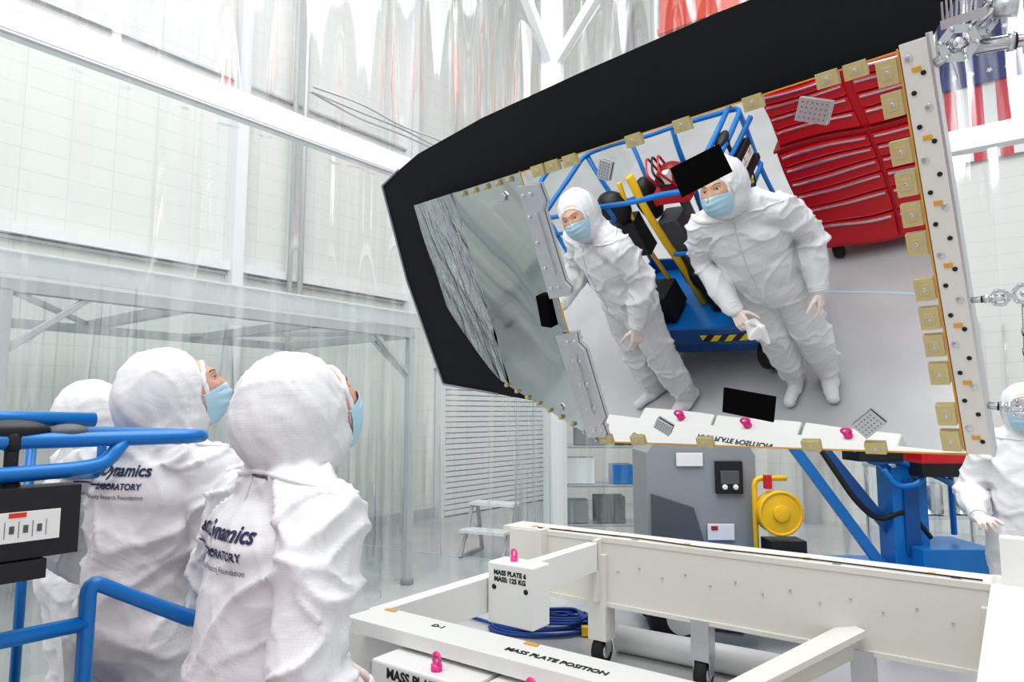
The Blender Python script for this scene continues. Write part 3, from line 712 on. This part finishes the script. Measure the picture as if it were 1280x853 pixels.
    for s in(-1,1):
        ey=fy(.031,.024); rr=.0125
        fb.sph((.031*s,ey-rr+.0035,.024),(rr,rr,.0095),1,seg=16); fb.sph((.031*s,ey+.0018,.024),(.0052,.0026,.0052),2,seg=12)
        fb.tube([(x*s,fy(x,z)-.0005,z) for x,z in((.016,.047),(.024,.050),(.036,.0505),(.046,.046))],.0022,3,rnd=.01,seg=6)
        fb.tube([(x*s,fy(x,z)+.002,z) for x,z in((.019,.029),(.026,.0335),(.035,.034),(.043,.028))],.0022,0,rnd=.01,seg=6)
    def mk(u,v):
        t=(u-.5)*2.5; z=.004-.118*v
        if z>-.02: z-=.022*min(1,abs(t)/1.25)**1.5
        kz=math.sqrt(max(.05,1-((z-fc.z)/(fr.z*1.12))**2))
        y=(fr.y*1.06)*kz*math.cos(t)+.020*math.exp(-(t/.30)**2)*math.exp(-((z+.025)/.03)**2)+.010*math.exp(-(t/.6)**2)*math.exp(-((z+.07)/.03)**2)
        y+=.0022*math.sin(v*math.pi*8)*(1-abs(t)/1.25)
        return V((fr.x*1.07*kz*math.sin(t),y+fc.y,z))
    fb.grid(mk,36,28,4)
    for s in(-1,1):
        fb.tube([mk(.5+.5*s,.05),V((.088*s,.03,.01)),V((.09*s,.0,-.02))],.0015,5,rnd=.02,seg=5)
    pts=[]
    for k in range(48):
        a=2*math.pi*k/48; x=.069*math.cos(a); z=-.004+(.086 if math.sin(a)>0 else .108)*math.sin(a)
        h=bv.ray_cast(H(x,.4,z),HR@V((0,-1,0)))
        y=(HR.transposed()@(h[0]-hc)).y if h[0] else .08
        pts.append((x,max(y,fy(x,z)-.004 if z>-.02 else y)+.002+.0015*math.sin(k*2.5),z))
    fb.tube(pts,.008,5,closed=True,rnd=0,seg=8)
    fm=HR.to_4x4(); fm.translation=hc
    fo=fb.done(root); fo.matrix_local=fm; fo.data.materials[5]=suit
    sb=B('collar',[trimm,suit,dgray])
    def ringpts(c,ax,n=48,amp=0,off=.001):
        ax=V(ax).normalized(); x=ax.orthogonal().normalized(); y=ax.cross(x); r=[]
        for k in range(n):
            a=2*math.pi*k/n; d=x*math.cos(a)+y*math.sin(a); c2=V(c)+ax*amp*math.sin(3*a+sd)
            h=bv.ray_cast(c2+d*.4,-d)
            r.append((h[0]+d*off) if h[0] else c2+d*.12)
        return r
    sb.tube(ringpts(up(0,0,1.47),(0,.25,1),amp=.005,off=-.001),.007,1,closed=True,rnd=0,seg=7)
    for k,s in(('L',-1),('R',1)):
        el=V(P['elbow'+k]); wr=V(P['wrist'+k]); d=(wr-el).normalized()
        x=d.orthogonal().normalized(); y=d.cross(x)
        for j in(0,.012,.024):
            sb.tube([wr-d*(.02-j)+(x*math.cos(a)+y*math.sin(a))*(.045-.1*j) for a in [2*math.pi*i/20 for i in range(20)]],.007,1,closed=True,rnd=0,seg=6)
    seam=[]
    for k in range(22):
        a=rad(-50+k*8); o_=H(0,0,.01); d=HR@V((0,-math.cos(a),math.sin(a)))
        h=bv.ray_cast(o_+d*.4,-d)
        if h[0]: seam.append(h[0]-d*.001)
    if len(seam)>3: sb.tube(seam,.002,1,rnd=0,seg=6)
    strap=[]
    for k in range(9):
        a=rad(-10+k*7); d=V((math.sin(a),-math.cos(a),0)); c2=up(0,0,1.492-.0012*k)
        h=bv.ray_cast(c2+d*.4,-d)
        if h[0]: strap.append(h[0]+d*.001)
    if len(strap)>3: sb.tube(strap,.0028,2,rnd=0,seg=6)
    zp=[]
    for k in range(26):
        c2=up(.0,0,1.43-.022*k)
        h=bv.ray_cast(c2+V((0,.5,0)),V((0,-1,0)))
        if h[0]: zp.append(h[0]+V((0,.0005,0)))
    if len(zp)>3: sb.tube(zp,.0035,0,rnd=0,seg=6)
    sb.done(root)
    for k,s in(('L',-1),('R',1)):
        hp=P.get('hand'+k)
        el=V(P['elbow'+k]); wr=V(P['wrist'+k]); d=(wr-el).normalized()
        fd=V(hp[0]) if hp else d; bk=V(hp[1]) if hp else V((s,0,0)); cu=hp[2] if hp else .35
        hand(root,'hand_'+('left' if s<0 else 'right'),wr+d*.02,fd,bk,-s,cu)
    if label:
        cx,cz,k=label
        def T(body_,size,dx,dz,bold,nm,al_='LEFT'):
            M=frame((cx+dx,-.4,cz+dz),(1,0,0),(0,0,1),(0,-1,0))
            text(body_,size*k,M,navy,nm,root,align=al_,extr=0.0,proj=bv,bold=bold)
        T('Space Dynamics',.050,0,0,.0012,'back_print_title'); T('LABORATORY',.026,.13,-.045,.0007,'back_print_lab'); T('________',.05,.0,-.022,.001,'back_print_rule')
        T('Utah State University Research Foundation',.018,0,-.075,.0,'back_print_sub')
    return root
base=dict(elbowL=(-.27,-.03,1.12),wristL=(-.28,.10,.88),elbowR=(.27,-.03,1.12),wristR=(.28,.06,.87),kneeL=(-.12,.03,.50),kneeR=(.12,.03,.50),footL=(-.14,-.02,0),footR=(.14,-.02,0))
# W2: nearest worker
P=dict(base); P.update(elbowL=(-.29,.02,1.14),wristL=(-.14,.26,.98),handL=((.45,.7,-.55),(-.3,.4,.8),.5),elbowR=(.28,-.04,1.14),wristR=(.27,.10,.90),lean=(.03,.07),haz=-6,hpitch=20,seed=1,footL=(-.13,.02,0),footR=(.08,-.01,0),kneeL=(-.11,.04,.5),kneeR=(.10,.02,.5),wide=1.08)
w2=person('cleanroom_worker',(-.56,1.57,0),46,P,.985,.0085,label=(-.17,1.37,.95))
# W1
P=dict(base); P.update(elbowL=(-.32,.02,1.14),wristL=(-.33,.24,1.02),handL=((-.1,.8,-.5),(-.5,.3,.8),.5),elbowR=(.30,-.02,1.13),wristR=(.26,.14,.92),handR=((-.1,.5,-.9),(1,.2,.1),.45),lean=(.11,-.03),haz=44,hpitch=16,seed=2,footL=(-.20,.10,0),footR=(.08,.05,0),kneeL=(-.15,.07,.5),kneeR=(.11,.05,.5),wide=1.08)
w1=person('cleanroom_worker',(-1.17,2.21,0),14,P,1.02,.010,label=(-.17,1.40,.95))
# W3
P=dict(base); P.update(haz=15,hpitch=10,seed=3)
person('cleanroom_worker',(-1.83,2.98,0),45,P,.985,.013)
# W4 far right
P=dict(base); P.update(elbowL=(-.28,.0,1.14),wristL=(-.16,.22,1.04),elbowR=(.29,.0,1.14),wristR=(.25,.22,1.02),haz=0,hpitch=-5,seed=4,handL=((.3,1,0),(-.3,.2,1),.6),handR=((-.3,1,0),(.3,.2,1),.7))
person('cleanroom_worker',(2.98,4.0,0),215,P,1.0,.013)
b=B('wiping_cloth',[cloth])
b.grid(lambda u,v:V((-.08+.10*u,.32+.06*v+.012*math.sin(u*9),.93+.015*math.sin(v*7+u*5)-.10*v*v-.03*u)),16,16)
b.done(w2)

# ------------------------------------------------------------ lights + world + camera
w=bpy.data.worlds.new('world'); sc.world=w; w.use_nodes=True
w.node_tree.nodes['Background'].inputs[0].default_value=(.95,.975,1,1); w.node_tree.nodes['Background'].inputs[1].default_value=.75
def area(name,loc,size,e,tgt=None,col=(1,1,1)):
    l=bpy.data.lights.new(name,'AREA'); l.shape='RECTANGLE'; l.size=size[0]; l.size_y=size[1]; l.energy=e; l.color=col
    o=bpy.data.objects.new(name,l); COL.objects.link(o); o.location=loc
    if tgt is not None: o.rotation_euler=(V(tgt)-V(loc)).to_track_quat('-Z','Y').to_euler()
    return o
area('ceiling_light',(1,3,9),(8,8),620,(1,3,0))
area('ceiling_light',(-3,-2,8),(4,4),230,(0,2.5,1))
cd=bpy.data.cameras.new('camera'); cd.lens=24; cd.sensor_width=36; cd.clip_end=100
co=bpy.data.objects.new('camera',cd); COL.objects.link(co); co.location=(0,0,1.6); co.rotation_euler=(rad(96),0,0); cd.clip_start=.05
sc.camera=co
